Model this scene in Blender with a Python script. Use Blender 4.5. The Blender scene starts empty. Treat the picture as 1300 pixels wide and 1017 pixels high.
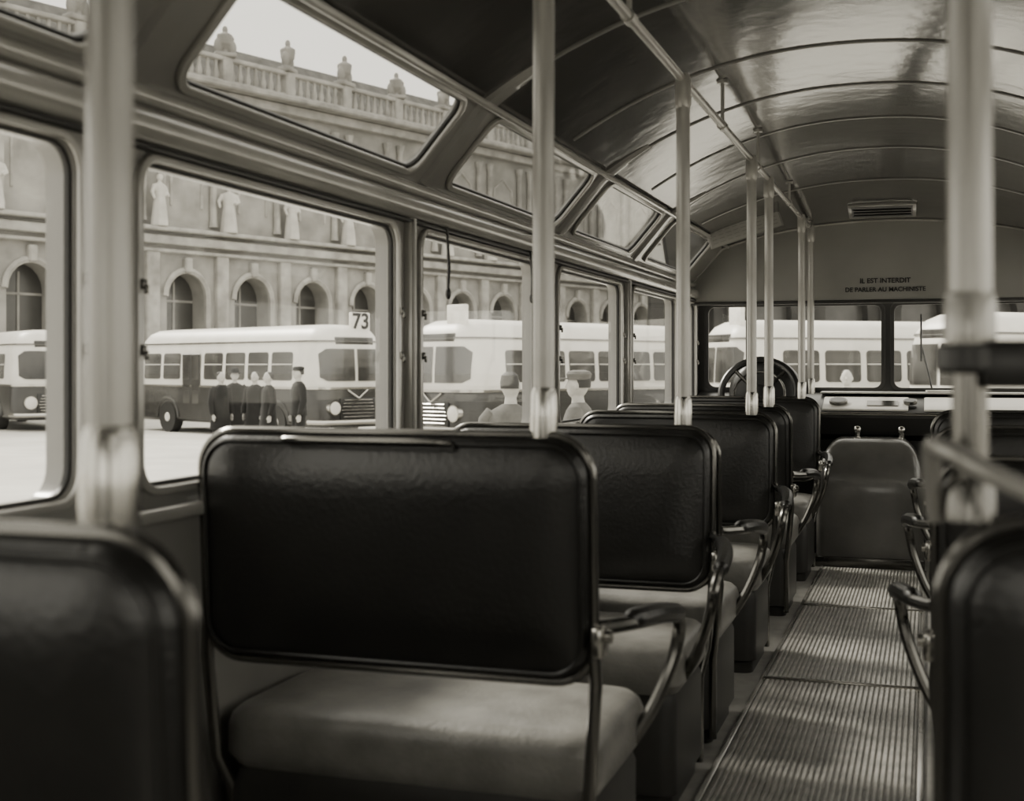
import bpy, bmesh, math, random
from mathutils import Vector, Matrix
random.seed(7)
pi=math.pi
scene=bpy.context.scene
COL=scene.collection
TH=math.atan(530/1640.0)
EYE=1.15
GZ=-0.85
def W(lat,dep,z=0.0):
    return Vector((lat*math.cos(TH)-dep*math.sin(TH), lat*math.sin(TH)+dep*math.cos(TH), z))

# ------------------------------------------------------------ materials
def mat(name,v,rough=0.5,metal=0.0,noise=0.0,scale=5.0,bump=0.0,bscale=60.0,spec=0.5,coat=0.0):
    m=bpy.data.materials.new(name); m.use_nodes=True
    nt=m.node_tree; b=nt.nodes["Principled BSDF"]
    c=(v,v*0.975,v*0.91,1)
    b.inputs["Base Color"].default_value=c
    b.inputs["Roughness"].default_value=rough
    b.inputs["Metallic"].default_value=metal
    b.inputs["Specular IOR Level"].default_value=spec
    b.inputs["Coat Weight"].default_value=coat
    b.inputs["Coat Roughness"].default_value=0.10
    tc=nt.nodes.new("ShaderNodeTexCoord")
    if noise>0:
        n=nt.nodes.new("ShaderNodeTexNoise"); n.inputs["Scale"].default_value=scale; n.inputs["Detail"].default_value=6
        nt.links.new(tc.outputs["Object"],n.inputs["Vector"])
        r=nt.nodes.new("ShaderNodeValToRGB")
        lo=v*(1-noise); hi=min(1,v*(1+noise))
        r.color_ramp.elements[0].position=0.3; r.color_ramp.elements[1].position=0.7
        r.color_ramp.elements[0].color=(lo,lo*.975,lo*.91,1); r.color_ramp.elements[1].color=(hi,hi*.975,hi*.91,1)
        nt.links.new(n.outputs["Fac"],r.inputs["Fac"]); nt.links.new(r.outputs["Color"],b.inputs["Base Color"])
    if bump>0:
        n2=nt.nodes.new("ShaderNodeTexNoise"); n2.inputs["Scale"].default_value=bscale; n2.inputs["Detail"].default_value=4
        nt.links.new(tc.outputs["Object"],n2.inputs["Vector"])
        bp=nt.nodes.new("ShaderNodeBump"); bp.inputs["Strength"].default_value=bump; bp.inputs["Distance"].default_value=0.01
        nt.links.new(n2.outputs["Fac"],bp.inputs["Height"]); nt.links.new(bp.outputs["Normal"],b.inputs["Normal"])
    return m
def glass(name,base=0.01,tint=0.98,k=0.25):
    m=bpy.data.materials.new(name); m.use_nodes=True; nt=m.node_tree
    for n in list(nt.nodes):
        if n.type!='OUTPUT_MATERIAL': nt.nodes.remove(n)
    out=[n for n in nt.nodes if n.type=='OUTPUT_MATERIAL'][0]
    t=nt.nodes.new("ShaderNodeBsdfTransparent"); t.inputs[0].default_value=(tint,tint,tint,1)
    g=nt.nodes.new("ShaderNodeBsdfGlossy"); g.inputs["Roughness"].default_value=0.03; g.inputs[0].default_value=(.9,.9,.88,1)
    lw=nt.nodes.new("ShaderNodeLayerWeight"); lw.inputs[0].default_value=0.5
    pw=nt.nodes.new("ShaderNodeMath"); pw.operation='POWER'; pw.inputs[1].default_value=4.5
    mu=nt.nodes.new("ShaderNodeMath"); mu.operation='MULTIPLY_ADD'; mu.inputs[1].default_value=k; mu.inputs[2].default_value=base
    nt.links.new(lw.outputs["Facing"],pw.inputs[0]); nt.links.new(pw.outputs[0],mu.inputs[0])
    mx=nt.nodes.new("ShaderNodeMixShader")
    nt.links.new(mu.outputs[0],mx.inputs[0]); nt.links.new(t.outputs[0],mx.inputs[1]); nt.links.new(g.outputs[0],mx.inputs[2])
    nt.links.new(mx.outputs[0],out.inputs["Surface"])
    return m
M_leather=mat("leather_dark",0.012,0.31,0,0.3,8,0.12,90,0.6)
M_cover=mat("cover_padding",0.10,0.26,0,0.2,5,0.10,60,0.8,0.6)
M_cush=mat("leather_cushion",0.20,0.34,0,0.25,10,0.15,80,0.6)  # light reflected off the cushion tops is put into this paler leather colour
M_frame=mat("tube_dark_metal",0.15,0.2,0.9)
M_chrome=mat("chrome",0.5,0.2,1.0)
M_pole=mat("pole_satin",0.38,0.26,0.4,0.06,12,0,10,0.6)
M_wall=mat("wall_enamel",0.22,0.24,0,0.15,3,0.03,20,0.6,0.5)
M_trim=mat("trim_enamel",0.38,0.20,0.25,0.1,6,0,10,0.6,0.5)
M_rub=mat("rubber_black",0.015,0.5)
M_ceil=mat("ceiling_lacquer",0.05,0.12,0,0.3,2.0,0.16,9,0.8,0.4)
M_seam=mat("ceiling_seam",0.13,0.3,0,0.1,4)
M_floor=mat("floor_lino",0.24,0.42,0,0.2,15)
M_slat=mat("floor_slats",0.33,0.40,0,0.3,20)
M_ped=mat("pedestal_paint",0.03,0.45,0,0.2,10)
M_black=mat("black_paint",0.012,0.35)
M_ink=mat("sign_ink",0.012,0.6)
M_paper=mat("paper",0.75,0.7,0,0.1,10)
M_glass=glass("window_glass")
M_rglass=glass("roof_glass",0.03,0.85,0.45)
M_bulk=mat("bulkhead_paint",0.24,0.35,0,0.08,3)
M_stone=mat("stone",0.28,0.9,0,0.30,0.9,0.3,3)
M_stone2=mat("stone_carved",0.34,0.85,0,0.3,1.5)  # kept close to the wall stone: haze put into the colours
M_statue=mat("statue_marble",0.48,0.8,0,0.15,2)
M_wing=mat("stone_dark",0.035,0.9,0,0.4,0.6,0.3,3)  # wing stone, much darker tone than the facade
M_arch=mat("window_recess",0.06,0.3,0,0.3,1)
M_roof=mat("slate_roof",0.14,0.8,0,0.3,2)
M_ground=mat("paving",0.5,0.85,0,0.12,0.6)
M_bw=mat("bus_cream",0.66,0.4,0,0.08,2)
M_bd=mat("bus_dark_paint",0.035,0.25,0,0.2,2)
M_bg=mat("bus_window_glass",0.06,0.1,0,0.6,0.8)
M_coat=mat("coat_dark",0.008,0.9,0,0.2,12)
M_coat2=mat("jacket_grey",0.12,0.9,0,0.2,12)
M_skin=mat("skin",0.42,0.6,0,0.05,20)
M_shoe=mat("shoe",0.015,0.4)
M_hair=mat("hair",0.03,0.7)

# ------------------------------------------------------------ mesh builder
def rrect(w,h,r,n=6,cx=0,cy=0):
    r=max(0.0015,min(r,w/2-1e-4,h/2-1e-4)); pts=[]
    for (sx,sy,a0) in ((1,1,0),(-1,1,pi/2),(-1,-1,pi),(1,-1,1.5*pi)):
        for i in range(n+1):
            a=a0+pi/2*i/n
            pts.append((cx+sx*(w/2-r)+r*math.cos(a),cy+sy*(h/2-r)+r*math.sin(a)))
    return pts
def catmull(P,s=6,closed=False):
    P=[Vector(p) for p in P]; out=[]; n=len(P)
    rng=range(n if closed else n-1)
    for i in rng:
        if closed: p0,p1,p2,p3=P[i-1],P[i],P[(i+1)%n],P[(i+2)%n]
        else: p0,p1,p2,p3=P[max(0,i-1)],P[i],P[i+1],P[min(n-1,i+2)]
        for k in range(s):
            t=k/s
            out.append(0.5*((2*p1)+(-p0+p2)*t+(2*p0-5*p1+4*p2-p3)*t*t+(-p0+3*p1-3*p2+p3)*t**3))
    if not closed: out.append(P[-1])
    return out
class MB:
    def __init__(s): s.v=[]; s.f=[]
    def add(s,vs,fs):
        o=len(s.v); s.v+= [Vector(a) for a in vs]; s.f+=[[i+o for i in f] for f in fs]; return s
    def loft(s,rings,cap=True,closed=False):
        n=len(rings[0]); vs=[p for r in rings for p in r]; fs=[]
        m=len(rings)
        for i in range(m if closed else m-1):
            for j in range(n):
                a=i*n+j; b=i*n+(j+1)%n; c=((i+1)%m)*n+(j+1)%n; d=((i+1)%m)*n+j
                fs.append([a,b,c,d])
        if cap and not closed:
            fs.append(list(range(n))[::-1]); fs.append([(m-1)*n+j for j in range(n)])
        return s.add(vs,fs)
    def grid(s,nu,nv,fn):
        vs=[fn(i/nu,j/nv) for j in range(nv+1) for i in range(nu+1)]
        fs=[[j*(nu+1)+i,j*(nu+1)+i+1,(j+1)*(nu+1)+i+1,(j+1)*(nu+1)+i] for j in range(nv) for i in range(nu)]
        return s.add(vs,fs)
    def tube(s,pts,r,n=12,closed=False):
        P=[Vector(p) for p in pts]; m=len(P)
        R=r if isinstance(r,(list,tuple)) else [r]*m
        T=[]
        for i in range(m):
            if closed: t=P[(i+1)%m]-P[i-1]
            else: t=P[min(m-1,i+1)]-P[max(0,i-1)]
            T.append(t.normalized())
        up=Vector((0,0,1)) if abs(T[0].z)<0.9 else Vector((1,0,0))
        nn=T[0].cross(up).normalized(); rings=[]
        for i in range(m):
            nn=(nn-T[i]*nn.dot(T[i])).normalized(); bb=T[i].cross(nn)
            rings.append([P[i]+R[i]*(math.cos(2*pi*k/n)*nn+math.sin(2*pi*k/n)*bb) for k in range(n)])
        return s.loft(rings,True,closed)
    def box(s,c,d,bev=0.0,seg=2,rot=None):
        bm=bmesh.new(); bmesh.ops.create_cube(bm,size=1.0)
        for v in bm.verts: v.co=Vector((v.co.x*d[0],v.co.y*d[1],v.co.z*d[2]))
        if bev>0: bmesh.ops.bevel(bm,geom=list(bm.edges),offset=min(bev,min(d)*.49),segments=seg,affect='EDGES',profile=0.5)
        bm.verts.ensure_lookup_table(); bm.verts.index_update()
        vs=[v.co.copy() for v in bm.verts]
        if rot is not None: vs=[rot@v for v in vs]
        vs=[v+Vector(c) for v in vs]
        fs=[[v.index for v in f.verts] for f in bm.faces]; bm.free()
        return s.add(vs,fs)
    def ell(s,c,d,nu=12,nv=8):
        rings=[]
        for i in range(1,nv):
            a=pi*i/nv
            rings.append([(c[0]+d[0]*math.sin(a)*math.cos(2*pi*k/nu),c[1]+d[1]*math.sin(a)*math.sin(2*pi*k/nu),c[2]+d[2]*math.cos(a)) for k in range(nu)])
        return s.loft(rings,True)
    def cyl(s,a,b,r,n=16,r2=None):
        return s.tube([a,b],[r,r if r2 is None else r2],n)
    def plate(s,outer,holes,thick,fn,bev=0.0):
        cu=bpy.data.curves.new("t",'CURVE'); cu.dimensions='2D'; cu.fill_mode='BOTH'; cu.extrude=thick/2-bev; cu.bevel_depth=bev; cu.bevel_resolution=2
        cu.offset=-bev
        for pl in [outer]+holes:
            sp=cu.splines.new('POLY'); sp.points.add(len(pl)-1)
            for i,p in enumerate(pl): sp.points[i].co=(p[0],p[1],0,1)
            sp.use_cyclic_u=True
        ob=bpy.data.objects.new("t",cu); COL.objects.link(ob)
        dg=bpy.context.evaluated_depsgraph_get(); dg.update()
        me=bpy.data.meshes.new_from_object(ob.evaluated_get(dg))
        s.add([fn(v.co) for v in me.vertices],[list(p.vertices) for p in me.polygons])
        bpy.data.objects.remove(ob); bpy.data.curves.remove(cu); bpy.data.meshes.remove(me)
        return s
    def text(s,body,size,fn,ext=0.002,align='CENTER',bold=0.0):
        cu=bpy.data.curves.new("t",'FONT'); cu.body=body; cu.size=size; cu.extrude=ext; cu.align_x=align; cu.align_y='CENTER'; cu.offset=bold
        ob=bpy.data.objects.new("t",cu); COL.objects.link(ob)
        dg=bpy.context.evaluated_depsgraph_get(); dg.update()
        me=bpy.data.meshes.new_from_object(ob.evaluated_get(dg))
        s.add([fn(v.co) for v in me.vertices],[list(p.vertices) for p in me.polygons])
        bpy.data.objects.remove(ob); bpy.data.curves.remove(cu); bpy.data.meshes.remove(me)
        return s
    def obj(s,name,m,parent=None,loc=None,ang=35,label=None):
        me=bpy.data.meshes.new(name); me.from_pydata([tuple(v) for v in s.v],[],s.f)
        bm=bmesh.new(); bm.from_mesh(me); bmesh.ops.remove_doubles(bm,verts=bm.verts,dist=1e-5); bmesh.ops.recalc_face_normals(bm,faces=bm.faces); bm.to_mesh(me); bm.free()
        for p in me.polygons: p.use_smooth=True
        me.set_sharp_from_angle(angle=math.radians(ang))
        me.materials.append(m)
        ob=bpy.data.objects.new(name,me); COL.objects.link(ob)
        if parent: ob.parent=parent
        if loc is not None: ob.location=loc
        if label: ob["label"]=label
        return ob
def empty(name,loc=(0,0,0),rz=0):
    e=bpy.data.objects.new(name,None); e.empty_display_size=0.1; e.location=loc; e.rotation_euler=(0,0,rz); COL.objects.link(e); return e
def tag(o,label,cat,group=None,kind=None):
    o["label"]=label; o["category"]=cat
    if group: o["group"]=group
    if kind: o["kind"]=kind
    return o
def dup(root,loc,rz=None,scale=None):
    n=root.copy(); n.location=loc
    if rz is not None: n.rotation_euler=(0,0,rz)
    if scale: n.scale=scale
    COL.objects.link(n)
    def rec(a,b):
        for c in a.children:
            k=c.copy(); k.parent=b; k.matrix_parent_inverse=c.matrix_parent_inverse.copy(); COL.objects.link(k); rec(c,k)
    rec(root,n)
    return n

# ------------------------------------------------------------ bus shell
XL,XR,XC=-1.45,0.95,-0.25
Y0,Y1=-1.6,8.5
def zc(X,Y):
    t=min(1,abs(X-XC)/1.01); k=min(1,max(0,(Y-6.0)/2.3)); k=k*k*(3-2*k)
    zt=2.22-0.17*k
    return zt-(zt-1.905)*t**2.2
mb=MB(); mb.box(((XL+XR)/2,(Y0+Y1)/2,-0.03),(XR-XL+.12,Y1-Y0,0.06))
tag(mb.obj("floor",M_floor),"worn dark linoleum bus floor","floor",kind="structure")
wins=[(-0.97,0.47),(0.66,1.95),(2.15,3.40),(3.59,4.80),(5.09,6.22),(6.47,7.65),(7.78,8.34)]
WZ0,WZ1=0.915,1.548
def wallmap(x,sgn):
    return lambda c: Vector((x+sgn*c.z,c.x,c.y))
def wall(name,x,sgn):
    holes=[rrect(b-a,WZ1-WZ0,0.055,6,(a+b)/2,(WZ0+WZ1)/2) for a,b in wins]
    outer=[(Y0,0),(Y1,0),(Y1,1.72),(Y0,1.72)]
    o=MB().plate(outer,holes,0.06,wallmap(x,sgn)).obj(name,M_wall)
    tag(o,"painted metal bus side wall with rounded window openings","wall",kind="structure")
wall("wall_left",XL-0.03,1); wall("wall_right",XR+0.03,1)
wn=[0]
def window(a,b,x,s):
    wn[0]+=1
    e=empty("window_%d"%wn[0],(x,(a+b)/2,WZ0)); tag(e,"metal-framed bus side window with rounded corners","window",kind="structure")
    w=b-a; h=WZ1-WZ0
    fn=lambda off:(lambda c: Vector((s*off+c.z,c.x,c.y+h/2)))
    MB().plate(rrect(w+.045,h+.036,0.07,6),[rrect(w+.004,h+.004,0.055,6)],0.014,fn(0.007),0.004).obj("frame",M_trim,e)
    MB().plate(rrect(w+.002,h+.002,0.056,6),[rrect(w-.014,h-.014,0.05,6)],0.014,fn(-0.012),0.003).obj("gasket",M_rub,e)
    MB().plate(rrect(w-.01,h-.01,0.055,6),[],0.005,fn(-0.02)).obj("glass_pane",M_glass,e)
    for zz in (h*0.42,h*0.62):
        for yy in (-w/2-.012,w/2+.012):
            MB().box((s*0.018,yy,zz),(0.010,0.014,0.022),0.004).box((s*0.024,yy,zz-.010),(0.008,0.008,0.02),0.003).obj("catch",M_frame,e)
for a,b in wins: window(a,b,XL,1)
for a,b in wins: window(a,b,XR,-1)
tn=[0]
def trim(mb,m,label="painted metal trim strip"):
    tn[0]+=1; return tag(mb.obj("trim_%d"%tn[0],m),label,"trim",kind="structure")
pill=[0.565,2.05,3.495,4.945,6.345,7.715]
for y in pill:
    for x,s in ((XL,1),(XR,-1)):
        trim(MB().box((x+s*.008,y,(WZ0+WZ1)/2),(0.03,0.05,WZ1-WZ0+.1),0.01,3).tube([(x+s*.026,y-.012,WZ0-.03),(x+s*.026,y-.012,WZ1+.03)],0.007,8),M_trim,"ribbed metal window pillar cover")
for x,s in ((XL,1),(XR,-1)):
    trim(MB().tube([(x+s*.012,Y0,1.612),(x+s*.012,8.25,1.612)],0.034,20),M_trim,"rounded metal rail above the side windows")
    trim(MB().tube([(x+s*.008,Y0,1.672),(x+s*.008,8.25,1.672)],0.019,16),M_trim,"rounded metal rail above the side windows")
    trim(MB().box((x+s*.012,(Y0+8.25)/2,1.572),(0.03,8.25-Y0,0.008),0.002),M_rub,"thin dark rail strip above windows")
    trim(MB().box((x+s*.02,(Y0+8.25)/2,0.86),(0.045,8.25-Y0,0.03),0.012,3),M_trim,"metal window sill rail")
# roof-edge glazing
glz=[(-1.0,0.38),(0.72,1.95),(2.22,3.45),(3.72,4.93),(5.19,6.28),(6.62,7.80)]
A=Vector((0.012,1.70)); B=Vector((0.205,1.925)); D=B-A; SL=D.length; Dn=D/SL; Nn=Vector((-Dn.y,Dn.x))
GH=0.245
for x,s,side in ((XL,1,"left"),(XR,-1,"right")):
    def g(off):
        return lambda c: Vector((x+s*(A.x+Dn.x*c.y+Nn.x*(c.z+off)),c.x,A.y+Dn.y*c.y+Nn.y*(c.z+off)))
    holes=[rrect(b-a,GH,0.05,6,(a+b)/2,SL/2+.002) for a,b in glz]
    tn[0]+=1
    tag(MB().plate([(Y0,-.01),(8.3,-.01),(8.3,SL+.01),(Y0,SL+.01)],holes,0.02,g(0.005)).obj("trim_%d"%tn[0],M_wall),"sloping metal cove holding the roof-edge windows","trim",kind="structure")
    for a,b in glz:
        wn[0]+=1
        e=empty("window_%d"%wn[0],(0,0,0)); tag(e,"small sloping roof-edge window with rounded corners","window",kind="structure")
        cx=(a+b)/2; w=b-a
        MB().plate(rrect(w+.04,GH+.036,0.065,6,cx,SL/2),[rrect(w-.002,GH-.002,0.048,6,cx,SL/2)],0.014,g(-0.012),0.004).obj("frame",M_trim,e)
        MB().plate(rrect(w+.002,GH+.002,0.05,6,cx,SL/2),[rrect(w-.016,GH-.014,0.044,6,cx,SL/2)],0.012,g(-0.0),0.003).obj("gasket",M_rub,e)
        MB().plate(rrect(w,GH-.002,0.05,6,cx,SL/2),[],0.004,g(0.006)).obj("glass_pane",M_rglass,e)
# ceiling
nx,ny=48,60
vs=[];fs=[]
for j in range(ny+1):
    Y=Y0+(8.32-Y0)*j/ny
    for i in range(nx+1):
        X=XC-1.01+2.02*i/nx
        vs.append((X,Y,zc(X,Y)))
for j in range(ny):
    for i in range(nx):
        a=j*(nx+1)+i; fs.append([a,a+1,a+nx+2,a+nx+1])
ceil=MB().add(vs,fs).obj("ceiling",M_ceil); tag(ceil,"lacquered arched bus ceiling","ceiling",kind="structure")
so=ceil.modifiers.new("s",'SOLIDIFY'); so.thickness=0.02; so.offset=1
# ribs
def strip(up,lo,Y,wid):
    rings=[]; h=wid/2
    for a,b in zip(up,lo):
        rings.append([(a.x,Y-h,a.z+.004),(b.x,Y-h*.75,b.z+.001),(b.x,Y,b.z-.001),(b.x,Y+h*.75,b.z+.001),(a.x,Y+h,a.z+.004)])
    return MB().loft(rings)
def seam(Y,wid,off):
    n=30
    f=lambda o:[Vector((XC-1.01+2.02*i/n,Y,zc(XC-1.01+2.02*i/n,Y)-o)) for i in range(1,n)]
    return strip(f(0),f(off),Y,wid)
def cove(Y,wid,off,mir):
    def f(o):
        p=[Vector((XL+A.x-Nn.x*o,Y,A.y-Nn.y*o)),Vector((XL+B.x-.02-Nn.x*o,Y,B.y-.02-o*.6))]
        for i in (1,2,3,4): 
            X=XC-1.01+2.02*i/40; p.append(Vector((X,Y,zc(X,Y)-o*(1-.2*i))))
        if mir: p=[Vector((XR-(a.x-XL),Y,a.z)) for a in p]
        return p
    return strip(f(0),f(off),Y,wid)
for Y in (0.55,2.085,3.585,5.06,6.45):
    for mir in (False,True): trim(cove(Y,0.09,0.022,mir),M_wall,"curved transverse rib between roof-edge windows")
for Y in (0.55,2.085,3.585,4.4,5.06,5.75,6.45,7.1):
    trim(seam(Y,0.030,0.005),M_seam,"thin curved ceiling seam strip")
for x in (XC-1.0,XC+1.0):
    trim(MB().tube([(x+(.03 if x<XC else -.03),Y0,1.908),(x+(.03 if x<XC else -.03),8.28,1.908)],0.012,10),M_trim,"long metal bead along the ceiling edge")
# bulkhead header
def arch(Y,zb,off=0):
    L=[(XL+.0,zb),(XL+.0,1.70),(XL+.185,1.905)]
    for i in range(1,24):
        X=XC-1.01+2.02*i/24; L.append((X,zc(X,Y)+.01))
    L+=[(XR-.185,1.905),(XR,1.70),(XR,zb)]
    return L
fy=lambda y:(lambda c: Vector((c.x,y+c.z,c.y)))
o=MB().plate(arch(8.28,1.545),[],0.03,fy(8.28)).obj("wall_front_header",M_bulk); tag(o,"arched painted header panel above the windshield","wall",kind="structure")
trim(MB().box((XC,8.262,1.55),(2.4,0.02,0.022),0.005),M_rub,"dark edge strip under the header")
trim(MB().tube([Vector((p[0],8.255,p[1]-.012)) for p in arch(8.28,1.6)[1:-1]],0.009,8),M_trim,"curved bead around the header")
o=MB().plate([(XL-.03,0),(XR+.03,0),(XR+.03,1.7),(XL-.03,1.7)],[rrect(1.12,0.55,0.05,5,XC-.585,1.275),rrect(1.12,0.55,0.05,5,XC+.585,1.275)],0.04,fy(8.5)).obj("wall_front",M_black); tag(o,"dark front wall holding the windshield","wall",kind="structure")
for k,cx in enumerate((XC-.585,XC+.585)):
    wn[0]+=1; e=empty("window_%d"%wn[0]); tag(e,"windshield pane with black rubber surround","window",kind="structure")
    MB().plate(rrect(1.14,.57,.06,5,cx,1.275),[rrect(1.09,.52,.045,5,cx,1.275)],0.02,fy(8.472),0.004).obj("gasket",M_rub,e)
    MB().plate(rrect(1.12,.55,.05,5,cx,1.275),[],0.005,fy(8.5)).obj("glass_pane",M_glass,e)
    x1=(-.12,-.07)[k]; x0=(-1.02,.02)[k]
    MB().tube([(x0,8.53,.985),(x0+x1,8.54,1.29)],.006,8).box((x0+x1,8.53,1.33),(.012,.015,.30),.003).obj("wiper",M_black,e)
rear=arch(-1.6,0.0)
o=MB().plate(rear,[rrect(1.7,0.7,0.08,6,XC,1.3)],0.04,fy(-1.6)).obj("wall_rear",M_wall); tag(o,"rear bus wall with window","wall",kind="structure")
e=empty("notice",(-.26,8.264,1.65)); tag(e,"black painted notice lettering on the header panel","sign")
MB().text("IL EST INTERDIT",0.042,lambda c: Vector((c.x,-.001-c.z,.026+c.y)),0.002,bold=.0008).obj("text_line",M_ink,e)
MB().text("DE PARLER AU MACHINISTE",0.038,lambda c: Vector((c.x,-.001-c.z,-.028+c.y)),0.002,bold=.0008).obj("text_line",M_ink,e)
# vent
e=empty("ceiling_vent",(-0.26,7.75,zc(-0.3,7.75)-.012)); tag(e,"dark rectangular ceiling air vent with metal rim","vent")
sl=math.atan((zc(-.3,7.65)-zc(-.3,7.85))/.2)
R=Matrix.Rotation(-sl-0.25,3,'X')
MB().box((0,0,-.005),(0.38,0.17,0.035),0.008,2,R).obj("rim",M_wall,e)
MB().box(R@Vector((0,0,-.0225)),(0.34,0.135,0.004),0.001,1,R).obj("slot",M_black,e)
for k in range(3): MB().box(R@Vector((0,-.035+.035*k,-.028)),(0.32,0.006,0.006),0.002,1,R).obj("louvre",M_black,e)

# handrail
HX,HZ=-0.70,2.005
e=empty("ceiling_handrail",(HX,0,HZ)); tag(e,"long metal handrail running under the ceiling","handrail")
MB().tube([(0,-1.3,0),(0,8.05,0)],0.014,14).obj("rail",M_pole,e)
for y in (0.3,1.7,3.1,4.6,5.6,6.9,8.0):
    z=zc(HX,y)-HZ
    MB().cyl((0,y,0),(0,y,z),0.007,10).cyl((0,y,z-.012),(0,y,z),0.02,16).tube([(0,y-.025,0),(0,y+.025,0)],0.018,14).obj("bracket",M_pole,e)
def pole(x,y,zb,zt,label):
    e=empty("grab_pole",(x,y,zb)); h=zt-zb
    MB().tube([(0,0,0.0),(0,0,h)],0.0205,20).obj("tube",M_pole,e)
    MB().tube([(0,0,-.02),(0,0,.02),(0,0,.065),(0,0,.075)],[.026,.0265,.025,.021],20).obj("socket",M_chrome,e)
    MB().tube([(0,0,h-.09),(0,0,h-.08),(0,0,h-.01),(0,0,h+.012)],[.021,.0245,.0245,.017],20).obj("collar",M_pole,e)
    tag(e,label,"pole","upright grab poles on the seat backs")
# ------------------------------------------------------------ seats
def bus_seat(xc,y,facing,a,zt,label,handle=False,group="double seats with dark leather",hh=.46,tl=.06,arm=True):
    e=empty("bus_bench",(xc,y,0),0 if facing>0 else pi); tag(e,label,"seat",group)
    w=0.82; zb=zt-hh; zm=(zt+zb)/2
    def tilt(p): return Vector((p[0],p[1]-(p[2]-zb)*tl,p[2]))
    prof=[(0.13,-.040),(0.10,-.040),(0.07,-.037),(0.035,-.030),(.015,-.022),(.004,-.012),(0,0),(.004,.013),(.015,.025),(.035,.034),(.07,.042),(.13,.046)]
    rings=[[tilt((p[0],yy,zm+p[1])) for p in rrect(w-2*d,hh-2*d,0.075-d*.5,8)] for d,yy in prof]
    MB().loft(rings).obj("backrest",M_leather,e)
    MB().tube([tilt((p[0],0,zm+p[1])) for p in rrect(w+.008,hh+.008,0.080,8)],0.0095,10,True).obj("backrest_frame",M_frame,e)
    for yy in (-.024,.028): MB().tube([tilt((p[0],yy,zm+p[1])) for p in rrect(w-.03,hh-.03,0.065,8)],0.004,6,True).obj("piping",M_leather,e)
    rings=[]
    for d,z in ((.06,.300),(.015,.31),(0,.335),(0,.395),(.006,.415),(.02,.430),(.05,.438),(.12,.443)):
        rings.append([(p[0],p[1],z) for p in rrect(w-2*d,.47-2*d,.06,6,0,.265)])
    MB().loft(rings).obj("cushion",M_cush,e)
    MB().loft([[(p[0],p[1],z) for p in rrect(.79-2*i,.44-2*i,.04,5,0,.255)] for z,i in ((0,.015),(.04,.015),(.05,.0),(.28,.0),(.31,.01))]).obj("pedestal",M_ped,e)
    for s in (-1,1):
        MB().tube([tilt((s*.41,0,zb+.08)),tilt((s*.415,0,zb)),(s*.40,.01,.34),(s*.385,.05,.26),(s*.385,.05,.02)],0.013,10).obj("leg",M_frame,e)
    if arm:
        P=catmull([(a*.415,-.005,.66),(a*.43,.03,.655),(a*.47,.14,.648),(a*.492,.28,.635),(a*.495,.40,.612),(a*.49,.445,.57),(a*.475,.44,.50),(a*.44,.41,.41),(a*.40,.38,.34)],5)
        MB().tube(P,0.0145,10).obj("armrest",M_frame,e)
        P=catmull([(a*.455,.10,.656),(a*.482,.2,.652),(a*.495,.30,.638),(a*.497,.38,.622)],5)
        MB().tube(P,[.012]+[.021]*(len(P)-2)+[.012],10).obj("arm_pad",M_leather,e)
        MB().box((a*.425,-.01,zb+.08),(.025,.05,.06),.008).cyl((a*.435,-.01,zb+.09),(a*.448,-.01,zb+.09),.013,12).obj("hinge_bracket",M_chrome,e)
    if handle:
        q=[tilt(p) for p in ((-.20,-.03,zt-.012),(-.19,-.046,zt-.008),(-.05,-.052,zt-.008),(.1,-.052,zt-.008),(.14,-.046,zt-.010),(.15,-.03,zt-.014))]
        MB().tube(catmull(q,4),0.006,8).obj("grab_handle",M_frame,e)
    return e
SX=-1.012
L="black leather double bus seat with tubular metal frame"
bus_seat(SX,0.985,1,1,1.0,L+" and grab handle",True)
bus_seat(SX,2.36,1,1,1.015,L+" and grab handle",True)
bus_seat(SX,3.73,-1,-1,0.965,L)
bus_seat(SX,3.87,1,1,0.955,L)
bus_seat(SX,5.33,-1,-1,0.95,L)
bus_seat(SX,5.98,1,1,0.965,L)
bus_seat(SX,7.50,-1,-1,0.965,L)
RX=0.425
Lr="black leather bus seat with looped metal armrest"
for yy in (1.32,2.78,4.2,5.6):
    bus_seat(RX,yy,1,-1,1.0 if yy<2 else .96,Lr if yy>2 else "black leather bus seat beside a grab pole",False,"seats along the other side of the aisle",arm=yy>2)
Lp="upright metal grab pole from seat back to handrail"
for y,z in ((0.985,1.022),(2.345,1.035),(3.80,.985),(5.35,.97),(5.95,.985),(7.53,.985)):
    pole(-0.695,y,z,HZ,Lp)
pole(-0.695,8.12,1.0,HZ,"upright metal grab pole from dashboard to handrail")
px,py=0.036,1.29
e=empty("grab_pole",(px,py,1.015)); tag(e,"grab pole with dark ticket punching box clamped on","pole","upright grab poles on the seat backs")
h=zc(px,py)-1.015
MB().tube([(0,0,.13),(0,0,h)],0.0205,20).obj("tube",M_pole,e)
MB().tube([(0,0,.0),(0,0,.14)],0.0165,20).obj("lower_tube",M_frame,e)
MB().tube([(0,0,.158),(0,0,.163),(0,0,.20),(0,0,.205)],[.024,.0245,.0235,.021],20).obj("sleeve",M_pole,e)
MB().tube([(0,0,.128),(0,0,.133),(0,0,.152),(0,0,.156)],[.026,.032,.032,.026],24).box((.045,0,.137),(.07,.055,.045),.008).obj("ticket_punch",M_black,e)
MB().tube([(0,0,-.01),(0,0,.02),(0,0,.03)],[.024,.023,.018],20).obj("socket",M_frame,e)
P=catmull([(-.030,.02,-.01),(-.034,-.03,.055),(-.020,-.08,.06),(.03,-.11,.035),(.12,-.12,.0),(.2,-.08,-.015)],6)
MB().tube(P,0.0095,12).obj("grab_loop",M_pole,e)
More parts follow.
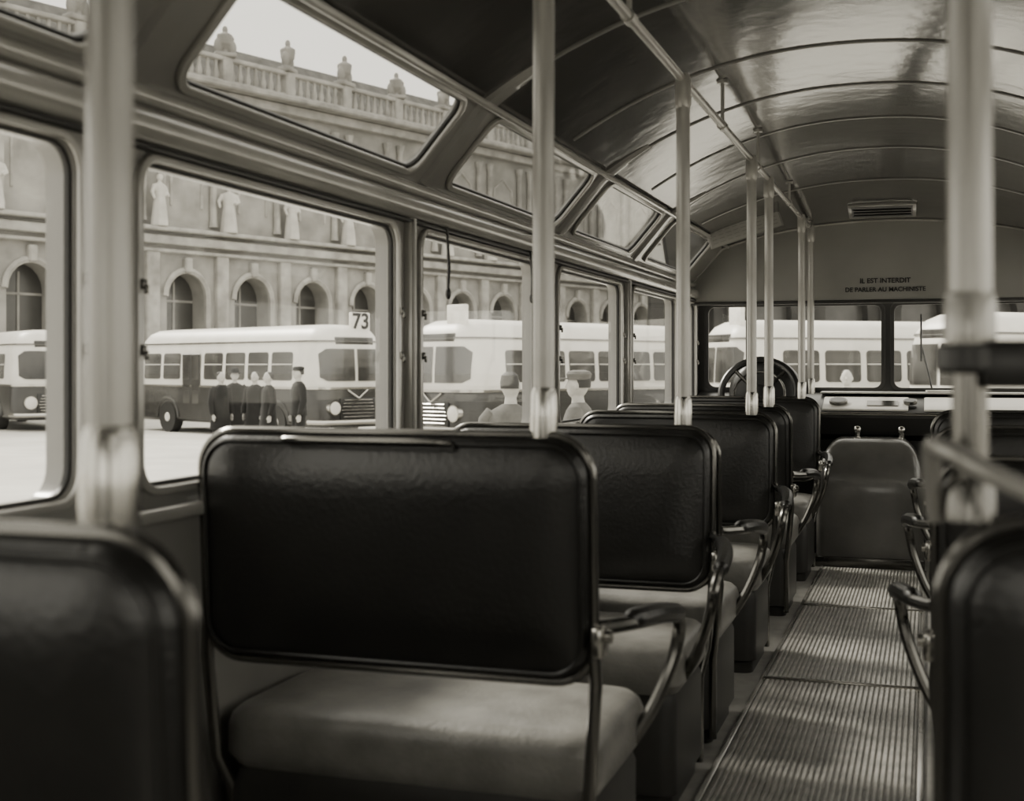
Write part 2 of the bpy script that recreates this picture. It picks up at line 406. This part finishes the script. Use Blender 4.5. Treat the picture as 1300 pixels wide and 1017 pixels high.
# ------------------------------------------------------------ floor slats
for k,(a,b) in enumerate(((-1.3,.2),(.22,1.72),(1.74,3.24),(3.26,4.76),(4.78,6.28),(6.30,7.52))):
    m=MB(); m.box((-0.305,(a+b)/2,.004),(.53,b-a,.008))
    for i in range(30): m.box((-0.305-.2523+.0174*i,(a+b)/2,.011),(.0115,b-a-.02,.008),.002,1)
    o=m.obj("floor_mat",M_slat); tag(o,"ribbed aisle floor mat with lengthwise slats","mat","aisle floor mats")
for k,y in enumerate((.21,1.73,3.25,4.77,6.29)):
    trim(MB().box((-.305,y,.010),(.55,.016,.02),.004),M_chrome,"metal threshold strip across the aisle")
for x in (-.582,-.025):
    trim(MB().box((x,3.1,.006),(.018,8.9,.012),.004),M_trim,"metal edging strip along the aisle")
# ------------------------------------------------------------ driver area
e=empty("engine_cover",(-0.325,7.60,0)); tag(e,"rounded padded engine cover with glossy top beside the driver","engine cover")
def covring(y,ins):
    w=.60-2*ins; top=.735-ins
    r=.14
    base=[(-w/2,0.0),(-w/2,.12),(-w/2,.24),(-w/2,.36),(-w/2,.48),(-w/2,.54)]
    for i in range(9):
        a=pi-pi/2*i/8; base.append((-w/2+r+r*math.cos(a),top-r+r*math.sin(a)))
    for i in range(9):
        a=pi/2-pi/2*i/8; base.append((w/2-r+r*math.cos(a),top-r+r*math.sin(a)))
    base+=[(w/2,.54),(w/2,.48),(w/2,.36),(w/2,.24),(w/2,.12),(w/2,0.0)]
    return [(x,y+(.30*max(0,(z-.10)/.62)**3.0 if y<.12 else 0),z) for x,z in base]
def mid(r0):
    n=len(r0); return r0
# build as horizontal slices so the front really bulges toward its rounded top
rings=[]
for z in [0,.1,.2,.3,.4,.48,.55,.60,.645,.68,.705,.722,.733]:
    t=max(0,(z-.42)/.315); t=min(t,1)
    inset=.14*(1-math.sqrt(max(0,1-t*t)))
    yf=.02+.22*(1-math.sqrt(max(0,1-t*t)))
    rings.append([(p[0],p[1],z) for p in rrect(.60-2*inset,.36-yf,.05,6,0,(.36+yf)/2)])
MB().loft(rings).obj("cover_shell",M_cover,e,ang=60)
MB().box((0,.012,.03),(.6,.02,.06),.006).obj("kick_strip",M_frame,e)
for x in (-.08,.17): MB().cyl((x,.31,.72),(x,.31,.76),.018,12).ell((x,.31,.775),(.024,.024,.024)).obj("latch_knob",M_chrome,e)
e=empty("dashboard",(XC,8.15,0.0)); tag(e,"dark dashboard with pale sloping shelf and round gauges","dashboard")
rings=[]
for x in (-1.18,-.9,-.3,.3,1.15):
    rings.append([(x,-.15,.74),(x,-.17,.84),(x,-.14,.875),(x,.10,.95),(x,.31,.985),(x,.31,.0),(x,.0,.0),(x,.0,.70)])
MB().loft(rings).obj("dash_body",M_black,e)
sA=math.atan2(.075,.24)
Rs=Matrix.Rotation(sA,3,'X')
for x,w in ((-.12,.50),(.52,.60)):
    MB().box((x,-.02,.921),(w,.23,.014),.005,2,Rs).obj("shelf_panel",M_bw,e)
for x,r in ((-.28,.055),(.14,.04)):
    c=Vector((x,-.03,.928)); n=Rs@Vector((0,0,1))
    MB().cyl(c,c+n*.018,r,20).obj("gauge_rim",M_frame,e)
    MB().cyl(c+n*.018,c+n*.020,r*.85,20).obj("gauge_face",M_black,e)
MB().box((-.02,-.04,.926),(.18,.09,.006),.001,1,Rs).obj("data_plate",M_frame,e)
MB().tube([(-1.18,-.175,.865),(1.15,-.175,.865)],.010,10).obj("dash_rail",M_chrome,e)
MB().box((.35,.22,.985),(1.5,.14,.012),.004).obj("dash_ledge",M_bw,e)
MB().loft([[(-.72+p[0]*k,y,.92+max(-.16,p[1])*k) for p in rrect(.45,.56,.22,10)] for y,k in ((-.10,.70),(-.08,.88),(-.03,1.0),(.05,1.0),(.16,.9))]).obj("instrument_cowl",M_black,e)
for (x,y,w,d,r) in ((.10,8.40,.24,.10,.1),):
    o=MB().box((0,0,0),(w,d,.010),.002,1).obj("paper_sheet",M_paper,None,(x,y-.03,.997)); o.rotation_euler=(0,0,r)
    tag(o,"loose pale papers lying on the dashboard","paper")
# steering wheel
e=empty("steering_wheel",(-0.97,7.80,0.99)); tag(e,"large black bus steering wheel on a raked column","steering wheel")
RT=Matrix.Rotation(math.radians(62),3,'X')
ring=[RT@Vector((.225*math.cos(2*pi*i/40),.225*math.sin(2*pi*i/40),0)) for i in range(40)]
MB().tube(ring,0.021,10,True).obj("rim",M_black,e)
for k in range(4):
    a=pi/4+k*pi/2; MB().tube([RT@Vector((.03*math.cos(a),.03*math.sin(a),-.02)),RT@Vector((.12*math.cos(a),.12*math.sin(a),-.015)),RT@Vector((.222*math.cos(a),.222*math.sin(a),0))],.012,8).obj("spoke",M_frame,e)
m=MB(); m.tube([RT@Vector((0,0,-.03)),RT@Vector((0,0,.01)),RT@Vector((0,0,.02))],[.055,.053,.025],16); m.obj("hub",M_black,e)
MB().tube([RT@Vector((0,0,-.02)),Vector((0,.10,-.3)),Vector((0,.12,-.99)) ],.022,12).obj("column",M_black,e)
MB().tube([RT@(Vector((.15*math.cos(2*pi*i/32),.15*math.sin(2*pi*i/32),-.012))) for i in range(32)],.007,8,True).obj("horn_ring",M_frame,e)
# route map panel under ceiling
e=empty("route_map_panel",(-1.03,7.55,1.965)); tag(e,"pale printed route map panel in a thin frame","sign")
a=math.atan2(.13,.42)
R=Matrix.Rotation(-a,3,'Y')@Matrix.Rotation(.5,3,'X')
MB().box((0,0,0),(.44,.014,.15),.004,2,R).obj("frame",M_wall,e)
MB().box(R@Vector((0,-.009,0)),(.42,.006,.13),.001,1,R).obj("printed_sheet",M_bulk,e)
m=MB()
for k in range(5):
    for j in range(9): m.box(R@Vector((-.18+.045*j,-.0125,-.045+.022*k)),(.03,.001,.004),0,1,R)
o=m.obj("printed_lines",M_wall,e)
# straps
for y,l in ((3.74,.13),(4.62,.10)):
    e=empty("window_strap",(XL+.03,y,1.52)); tag(e,"short dark leather strap hanging from the window rail","strap","hanging window straps")
    MB().tube([(0,0,.06),(.006,.002,-l*.5),(.004,.0,-l)],[.004,.006,.005],8).obj("strap",M_black,e)
    MB().ell((.004,0,-l-.015),(.009,.009,.02)).obj("toggle",M_black,e)

# ------------------------------------------------------------ outside
g=MB().add([(-260,-120,GZ),(200,-120,GZ),(200,300,GZ),(-260,300,GZ)],[[0,1,2,3]]).obj("ground",M_ground); tag(g,"pale open paved square","ground",kind="structure")
FA=math.radians(90-19.4)
FS=1.3
fo=W(-10.06*FS,55*FS,EYE-2.0*FS)
F=empty("palace_facade",fo,FA); F.scale=(FS,FS,FS); tag(F,"long stone palace facade with arcades and balustrade","building")
bays=[-1.3+3.42*k for k in range(-8,26)]
s0,s1=bays[0]-1.71,bays[-1]+1.71
def archpts(cx,w,z0,zs,n=10):
    P=[(cx-w/2,z0),(cx+w/2,z0)]
    for i in range(n+1):
        a=pi*i/n; P.append((cx+w/2*math.cos(a),zs+w/2*math.sin(a)))
    return P
fm=lambda y:(lambda c: Vector((c.x,y+c.z,c.y)))
holes=[archpts(b,1.9,0.6,4.75) for b in bays]
MB().plate([(s0,0),(s1,0),(s1,13.2),(s0,13.2)],holes,0.8,fm(0.4)).obj("wall",M_stone,F,ang=30)
for b in bays:
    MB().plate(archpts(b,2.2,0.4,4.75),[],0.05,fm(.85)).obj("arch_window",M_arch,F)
    MB().box((b,.80,2.9),(.10,.06,5.0),.02,1).box((b,.80,4.6),(1.9,.06,.10),.02,1).box((b,.80,2.8),(1.9,.06,.08),.02,1).obj("mullion",M_stone,F)
    m=MB()
    P=archpts(b,2.1,0.6,4.75)[1:]; m.tube([(p[0],-.02,p[1]) for p in P],.14,6)
    m.box((b,-.1,6.0),(.35,.25,.6),.05,1)
    m.obj("arch_moulding",M_stone2,F)
    m=MB().tube([(b-.75,.0,8.3),(b-.75,.0,11.2),(b,.0,11.7),(b+.75,.0,11.2),(b+.75,.0,8.3)],.07,6)
    m.obj("wall_panel_moulding",M_stone2,F)
    m=MB()
    for dx in (-.45,.45): m.tube([(b+1.71+dx,-.12,7.6),(b+1.71+dx,-.12,7.9),(b+1.71+dx,-.12,12.0),(b+1.71+dx,-.12,12.4)],[.2,.15,.13,.22],8)
    m.box((b+1.71,-.1,3.6),(.6,.25,5.8),.04,1)
    m.obj("pilaster",M_stone2,F)
MB().box(((s0+s1)/2,-.15,6.9),(s1-s0,.7,.35),.08,2).box(((s0+s1)/2,-.25,7.3),(s1-s0,.95,.16),.04,1).box(((s0+s1)/2,-.1,6.5),(s1-s0,.4,.14),.04,1).obj("string_course",M_stone2,F)
MB().box(((s0+s1)/2,-.1,12.95),(s1-s0,.6,.4),.08,2).box(((s0+s1)/2,-.35,13.3),(s1-s0,1.2,.25),.06,1).obj("cornice",M_stone2,F)
m=MB().box(((s0+s1)/2,-.3,14.45),(s1-s0,.4,.18),.04,1).box(((s0+s1)/2,-.3,13.5),(s1-s0,.4,.18),.04,1)
x=s0
while x<s1:
    m.tube([(x,-.3,13.55),(x,-.3,13.8),(x,-.3,14.1),(x,-.3,14.4)],[.09,.13,.07,.09],6); x+=.42
for b in bays: m.box((b+1.71,-.3,13.98),(.5,.5,1.1),.05,1)
o=m.obj("balustrade",M_stone2,F); o["kind"]="stuff"
MB().loft([[(s0,1.2,13.2),(s1,1.2,13.2),(s1,1.21,13.25),(s0,1.21,13.25)],[(s0,3.2,16.0),(s1,3.2,16.0),(s1,6,16.0),(s0,6,16.0)]]).obj("roof",M_roof,F)
# wing in much darker stone closing the square
wp=W(8.6,80,GZ); wd=W(1,.12); WA=math.atan2(wd.y,wd.x)
G=empty("palace_wing",wp,WA); tag(G,"dark stone wing closing the square","building")
wb=[2.6+5.0*k for k in range(9)]
MB().plate([(0,0),(46,0),(46,17),(0,17)],[archpts(b,2.8,.8,5.5) for b in wb]+[archpts(b,2.0,9.5,13) for b in wb],.9,fm(.45)).obj("wall",M_wing,G)
for b in wb:
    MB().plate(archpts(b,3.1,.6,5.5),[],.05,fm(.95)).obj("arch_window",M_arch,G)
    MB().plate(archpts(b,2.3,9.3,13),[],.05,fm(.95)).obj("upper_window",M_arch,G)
    MB().box((b+2.5,-.15,8.2),(.7,.3,16),.05,1).obj("pilaster",M_wing,G)
MB().box((23,-.2,8.3),(46,.8,.5),.1,2).obj("string_course",M_wing,G)
MB().box((23,-.3,17.1),(46,1.2,.5),.1,2).obj("cornice",M_wing,G)
def f2w(u,yy,z):
    u*=FS; yy*=FS; z*=FS
    return Vector((fo.x+u*math.cos(FA)-yy*math.sin(FA),fo.y+u*math.sin(FA)+yy*math.cos(FA),fo.z+z))
def remesh(ob,vox):
    md=ob.modifiers.new("r",'REMESH'); md.mode='VOXEL'; md.voxel_size=vox; md.use_smooth_shade=True
    dg=bpy.context.evaluated_depsgraph_get(); dg.update()
    me=bpy.data.meshes.new_from_object(ob.evaluated_get(dg)); old=ob.data; m0=old.materials[0]
    ob.modifiers.clear(); ob.data=me
    if len(me.materials)==0: me.materials.append(m0)
    for p in me.polygons: p.use_smooth=True
    bpy.data.meshes.remove(old)
m=MB()
rg=[]
for z,rx,ry in ((0,.34,.28),(.3,.31,.27),(.8,.25,.22),(1.05,.22,.18),(1.3,.27,.2),(1.5,.27,.17),(1.58,.1,.1)):
    rg.append([(rx*math.cos(2*pi*k/16)*(1+.06*math.sin(5*2*pi*k/16)),ry*math.sin(2*pi*k/16)*(1+.06*math.sin(5*2*pi*k/16)),z) for k in range(16)])
m.loft(rg).tube([(0,0,1.5),(0,0,1.7)],.07,8).ell((0,-.01,1.78),(.11,.13,.15))
m.tube([(.25,0,1.48),(.36,-.05,1.2),(.2,-.26,1.1)],[.09,.075,.05],8).tube([(-.25,0,1.48),(-.4,-.02,1.2),(-.36,-.1,.95)],[.09,.075,.05],8)
st=m.obj("statue",M_statue,None); remesh(st,.035)
tag(st,"pale stone draped figure statue on the arcade ledge","statue","statues along the palace facade")
sp=[bays[k]+1.71 for k in range(3,19)]
st.location=f2w(sp[0],-.55,7.38); st.rotation_euler=(0,0,FA); st.scale=(FS*1.05,)*3
for u in sp[1:]: dup(st,f2w(u,-.55,7.38),FA+random.uniform(-.6,.6))
m=MB().box((0,0,.1),(1.0,.6,.2),.05).tube([(0,0,.2),(0,0,.35),(0,0,.6),(0,0,1.0),(0,0,1.1)],[.14,.1,.3,.34,.2],12).ell((-.32,0,.5),(.2,.16,.38)).ell((.34,0,.45),(.2,.16,.34)).ell((-.3,-.02,.95),(.09,.1,.12)).ell((0,0,1.25),(.13,.12,.2)).ell((.34,0,.86),(.09,.1,.12))
ur=m.obj("roof_sculpture",M_stone,None); remesh(ur,.04); tag(ur,"carved stone group standing on the roof balustrade","sculpture","sculptures on the balustrade")
us=[bays[k]+1.71 for k in range(3,19,1)]
ur.location=f2w(us[0],-.3,14.53); ur.rotation_euler=(0,0,FA); ur.scale=(FS,FS,FS)
for u in us[1:]: dup(ur,f2w(u,-.3,14.53),FA+random.uniform(-.7,.7),(FS*random.uniform(.85,1.15),FS,FS*random.uniform(.8,1.1)))

# ---- exterior buses
def ext_bus(number=None):
    e=empty("bus")
    Lh,Wd=9.8,2.5
    def ring(z,ins,r,sx=0): return [(p[0]-Lh/2-sx,p[1],z) for p in rrect(Lh-2*ins,Wd-2*ins,r,10)]
    MB().loft([ring(.34,.10,.4),ring(.42,.0,.5),ring(.8,-.03,.6),ring(1.25,0,.62),ring(1.40,0.02,.62)]).obj("lower_body",M_bd,e)
    prof=[(1.40,0.02,.62),(1.9,.03,.62),(2.45,.07,.6),(2.75,.13,.58),(2.98,.29,.5),(3.1,.5,.45),(3.14,.85,.3)]
    MB().loft([ring(*p) for p in prof]).obj("upper_body",M_bw,e)
    MB().loft([ring(1.38,-.015,.62),ring(1.44,-.015,.62)]).obj("waist_band",M_chrome,e)
    MB().loft([ring(2.66,.085,.58),ring(2.70,.10,.58)]).obj("gutter",M_frame,e)
    def ins_at(z):
        for a,b in zip(prof,prof[1:]):
            if a[0]<=z<=b[0]:
                t=(z-a[0])/(b[0]-a[0]); return a[1]+(b[1]-a[1])*t, a[2]+(b[2]-a[2])*t
        return .02,.62
    def front(y,z,off):
        i,r=ins_at(z); q=abs(y)-(Wd/2-i-r)
        x=-i-(r-math.sqrt(max(0,r*r-q*q)) if q>0 else 0)
        return x+off
    for s in (-1,1):
        for k in range(7):
            cx=-1.75-1.14*k
            if s<0 and k==4:
                # folding passenger door
                for dx in (-.25,.25):
                    MB().box((cx+dx,-1.245,1.42),(.48,.04,1.9),.02,1).obj("door_leaf",M_bd,e)
                    MB().box((cx+dx,-1.268,1.95),(.34,.012,.70),.005,1).obj("door_window",M_bg,e)
                    MB().box((cx+dx,-1.268,1.0),(.34,.012,.55),.005,1).obj("door_window",M_bg,e)
                continue
            MB().plate(rrect(.98,.78,.09,4,cx,2.0),[],.03,lambda c: Vector((c.x,s*(1.205-.05*(c.y-2.0))+c.z,c.y))).obj("side_window",M_bg,e)
            MB().box((cx,s*1.23,2.05),(.94,.02,.025),.005).obj("window_bar",M_bw,e)
        for cx in (-1.95,-7.6):
            MB().cyl((cx,s*1.0,.46),(cx,s*1.29,.46),.46,24).obj("wheel",M_rub,e)
            MB().cyl((cx,s*1.2,.46),(cx,s*1.31,.46),.2,16,.12).obj("wheel_hub",M_bw,e)
            MB().tube([(cx+.6*math.cos(pi*i/12),s*1.27,.46+.6*math.sin(pi*i/12)) for i in range(13)],.045,6).obj("wheel_arch",M_bd,e)
        def wf(u,v):
            y=.05+u*1.03; z0=1.60+.10*max(0,(u-.85)/.15); z1=2.47-.14*max(0,(u-.85)/.15)
            z=z0+(z1-z0)*v
            return (front(y,z,.022),s*y,z)
        MB().grid(14,8,wf).obj("windshield",M_bg,e)
        MB().tube([(-.06,s*.80,.88),(.10,s*.80,.88),(.13,s*.80,.88)],[.17,.17,.10],16).obj("headlight",M_bw,e)
        MB().tube([(-.06,s*.80,.88),(.09,s*.80,.88)],[.2,.2],16).obj("headlight_rim",M_chrome,e)
    MB().box((.03,0,.86),(.06,1.20,.58),.03,2).obj("grille_recess",M_black,e)
    for k in range(6): MB().box((.065,0,.64+.09*k),(.04,1.12-.06*abs(k-2),.024),.008,1).obj("grille_bar",M_chrome,e)
    MB().tube([(.08,0,1.14),(.03,-.34,1.36)],.025,6).tube([(.08,0,1.14),(.03,.34,1.36)],.025,6).obj("badge_trim",M_chrome,e)
    MB().tube(catmull([(-.5,-1.25,.5),(-.05,-1.1,.5),(.12,-.6,.5),(.15,0,.5),(.12,.6,.5),(-.05,1.1,.5),(-.5,1.25,.5)],4),.075,8).obj("bumper",M_chrome,e)
    MB().box((-.24,0,2.68),(.3,1.3,.22),.04).obj("destination_box",M_bd,e)
    MB().box((-.42,.42,3.22),(.12,.66,.52),.03).obj("number_sign",M_paper,e)
    if number: 
        MB().text(number,.60,lambda c: Vector((-.355+c.z,.42+c.x,3.22+c.y)),.006,bold=.015).obj("number_lettering",M_black,e)
    return e
def place(e,lat,dep,hl,hd,label):
    p=W(lat,dep,GZ); d=W(hl,hd); e.location=p; e.rotation_euler=(0,0,math.atan2(d.y,d.x))
    tag(e,label,"bus","parked city buses on the square")
LB="parked city bus with cream roof and dark body"
b1=ext_bus("73"); place(b1,-4.2,35.0,.71,-.70,LB+", number 73")
b0=ext_bus(); place(b0,-14.1,40,.6,-.8,LB)
def cp(lat,dep,hl,hd,lab):
    n=dup(b0,W(lat,dep,GZ)); place(n,lat,dep,hl,hd,lab)
cp(-1.9,31,-.70,-.71,LB)
cp(5.0,32,-.96,-.28,LB)
cp(8.9,27,-.9,-.43,LB)

# ---- people
def build_body():
    V=[];E=[];Rr=[]
    def v(x,y,z,r): V.append((x,y,z)); Rr.append(r); return len(V)-1
    pel=v(0,0,.96,(.15,.11)); 
    wa=v(0,0,1.12,(.13,.095)); E.append((pel,wa))
    ch=v(0,0,1.30,(.155,.11)); E.append((wa,ch))
    nb=v(0,.0,1.45,(.085,.075)); E.append((ch,nb))
    nk=v(0,-.01,1.53,(.055,.055)); E.append((nb,nk))
    hd=v(0,-.015,1.60,(.06,.065)); E.append((nk,hd))
    for s in (-1,1):
        sh=v(s*.17,0,1.41,(.06,.06)); E.append((ch,sh))
        el=v(s*.235,.02,1.13,(.042,.042)); E.append((sh,el))
        wr=v(s*.25,-.05,.88,(.028,.024)); E.append((el,wr))
        hp=v(s*.10,0,.88,(.088,.088)); E.append((pel,hp))
        kn=v(s*.11,-.015,.50,(.058,.058)); E.append((hp,kn))
        an=v(s*.12,.02,.09,(.037,.037)); E.append((kn,an))
        to=v(s*.14,-.13,.035,(.038,.028)); E.append((an,to))
    me=bpy.data.meshes.new("b"); me.from_pydata(V,E,[]); ob=bpy.data.objects.new("b",me); COL.objects.link(ob)
    sk=ob.modifiers.new("s",'SKIN'); 
    for i,r in enumerate(Rr): me.skin_vertices[0].data[i].radius=r
    me.skin_vertices[0].data[0].use_root=True
    ss=ob.modifiers.new("u",'SUBSURF'); ss.levels=1
    dg=bpy.context.evaluated_depsgraph_get(); dg.update()
    m2=bpy.data.meshes.new_from_object(ob.evaluated_get(dg))
    mb=MB().add([x.co.copy() for x in m2.vertices],[list(p.vertices) for p in m2.polygons])
    bpy.data.objects.remove(ob)
    mb.ell((0,-.01,1.655),(.076,.095,.115),20,14).ell((0,-.045,1.59),(.052,.055,.05),14,10)
    mb.tube([(0,-.095,1.675),(0,-.118,1.635),(0,-.10,1.625)],[.010,.015,.012],8)
    for s in (-1,1):
        mb.ell((s*.078,.0,1.645),(.012,.02,.032),8,6).ell((s*.030,-.093,1.665),(.012,.008,.008),8,6)
        mb.ell((s*.25,-.065,.83),(.017,.042,.05),12,8)
        for k,(ln,dy) in enumerate(((.065,-.032),(.078,-.011),(.072,.010),(.055,.028))):
            mb.tube([(s*.25,-.065+dy,.80),(s*.248,-.068+dy*1.1,.80-ln*.55),(s*.238,-.072+dy*1.1,.80-ln)],[.0095,.009,.0075],8)
        mb.tube([(s*.248,-.09,.85),(s*.240,-.115,.82),(s*.232,-.12,.79)],[.012,.010,.008],8)
    mb.tube([(-.025,-.098,1.60),(0,-.104,1.602),(.025,-.098,1.60)],.006,6)
    o=mb.obj("person",M_skin); remesh(o,.009)
    return o
body=build_body()
def clothes(root,coatlen,cm,hat):
    m=MB(); rg=[]
    data=[(1.50,.065,.06),(1.475,.11,.08),(1.43,.19,.105),(1.36,.215,.13),(1.25,.21,.14),(1.1,.195,.14),(.98,.20,.15),(.85,.215,.16)]
    if coatlen<.7: data+=[(.7,.235,.18),(.55,.25,.19)]
    for z,rx,ry in data: rg.append([(rx*math.cos(2*pi*k/24)*(1+.025*math.sin(7*2*pi*k/24)),ry*math.sin(2*pi*k/24)*(1+.03*math.sin(5*2*pi*k/24)),z) for k in range(24)])
    m.loft(rg)
    for s in (-1,1): m.tube([(s*.15,0,1.42),(s*.20,.01,1.36),(s*.250,.02,1.13),(s*.27,-.03,.98),(s*.262,-.05,.88)],[.075,.078,.066,.058,.052],14)
    m.obj("coat",cm,root)
    m=MB()
    for s in (-1,1): m.tube([(s*.09,0,.95),(s*.105,0,.8),(s*.115,-.01,.5),(s*.122,.015,.10)],[.10,.105,.085,.075],14)
    m.obj("trousers",M_coat,root)
    for s in (-1,1): MB().loft([[(s*.13+p[0],p[1]-.045,z) for p in rrect(.10-2*i,.29-2*i,.045,5)] for z,i in ((0,.004),(.03,0),(.06,.008),(.10,.02))]).obj("shoe",M_shoe,root)
    m=MB(); rg=[]
    for z,r in ((1.63,.085),(1.68,.090),(1.74,.078),(1.77,.04)): rg.append([(r*.92*math.cos(2*pi*k/16),.018+r*math.sin(2*pi*k/16)*(1.02 if math.sin(2*pi*k/16)>0 else (.35 if z<1.7 else .95)),z) for k in range(16)])
    m.loft(rg).obj("hair",M_hair,root)
    if hat=="cap":
        MB().loft([[(r*math.cos(2*pi*k/20),r*1.1*math.sin(2*pi*k/20),z) for k in range(20)] for z,r in ((1.70,.09),(1.725,.098),(1.75,.104),(1.772,.09),(1.785,.05))]).box((0,-.125,1.71),(.12,.08,.012),.005).obj("cap",M_coat if cm is M_coat else M_coat2,root)
    elif hat=="hat":
        MB().loft([[(r*math.cos(2*pi*k/20),r*1.15*math.sin(2*pi*k/20),z) for k in range(20)] for z,r in ((1.705,.135),(1.715,.14),(1.72,.095),(1.78,.09),(1.81,.075),(1.815,.03))]).obj("hat",M_coat,root)
def person(lat,dep,face,cl,cm,hat,label,first=False,sc=1.0):
    p=body if first else body.copy()
    if not first: COL.objects.link(p)
    p.location=W(lat,dep,GZ); p.scale=(sc,sc,sc)
    d=W(*face); p.rotation_euler=(0,0,math.atan2(d.y,d.x)+pi/2)
    clothes(p,cl,cm,hat); tag(p,label,"person","people standing on the square")
def PX(x,dep): return (x-650)/1640*dep
person(PX(280,29),29,(.8,-.6),.5,M_coat,"none","person in dark knee-length overcoat beside a bus",True,sc=1.06)
person(PX(298,30),30,(.3,-1),.5,M_coat,"hat","person in dark overcoat and hat beside a bus",sc=1.08)
person(PX(324,29.3),29.3,(-.4,-1),.5,M_coat,"none","bareheaded person in dark overcoat in conversation",sc=1.06)
person(PX(341,28.3),28.3,(-.9,-.5),.5,M_coat,"none","bareheaded person in dark overcoat beside a bus",sc=1.06)
person(PX(379,27.5),27.5,(-1,-.5),.9,M_coat,"cap","person in dark uniform jacket and cap beside a bus",sc=1.12)
person(PX(648,12),12,(.3,1),.9,M_coat2,"none","person in a grey jacket standing with back turned",sc=1.1)
person(PX(735,12.5),12.5,(-1,.3),.9,M_coat2,"cap","person in a grey jacket and flat cap outside",sc=1.1)
person(PX(1075,20),20,(-.3,-1),.9,M_coat2,"none","person in a grey jacket standing by a bus",sc=1.1)

# ------------------------------------------------------------ light
w=bpy.data.worlds.new("world"); scene.world=w; w.use_nodes=True
bg=w.node_tree.nodes["Background"]; bg.inputs[0].default_value=(1.0,.955,.83,1); bg.inputs[1].default_value=2.5
sd=bpy.data.lights.new("sun",'SUN'); sd.energy=6.5; sd.angle=math.radians(12); sd.color=(1,.95,.82)
so=bpy.data.objects.new("sun",sd); COL.objects.link(so)
v=Vector((-.75,.35,.75)); so.rotation_euler=v.to_track_quat('Z','Y').to_euler()
# ------------------------------------------------------------ camera
cd=bpy.data.cameras.new("camera"); cam=bpy.data.objects.new("camera",cd); COL.objects.link(cam)
cam.location=(0,0,EYE); cam.rotation_euler=(pi/2,0,TH)
cd.sensor_fit='HORIZONTAL'; cd.sensor_width=36; cd.lens=36*1640/1300.0; cd.shift_y=-43.5/1300; cd.clip_start=.02; cd.clip_end=600
cd.dof.use_dof=True; cd.dof.focus_distance=7.0; cd.dof.aperture_fstop=4.2
scene.camera=cam
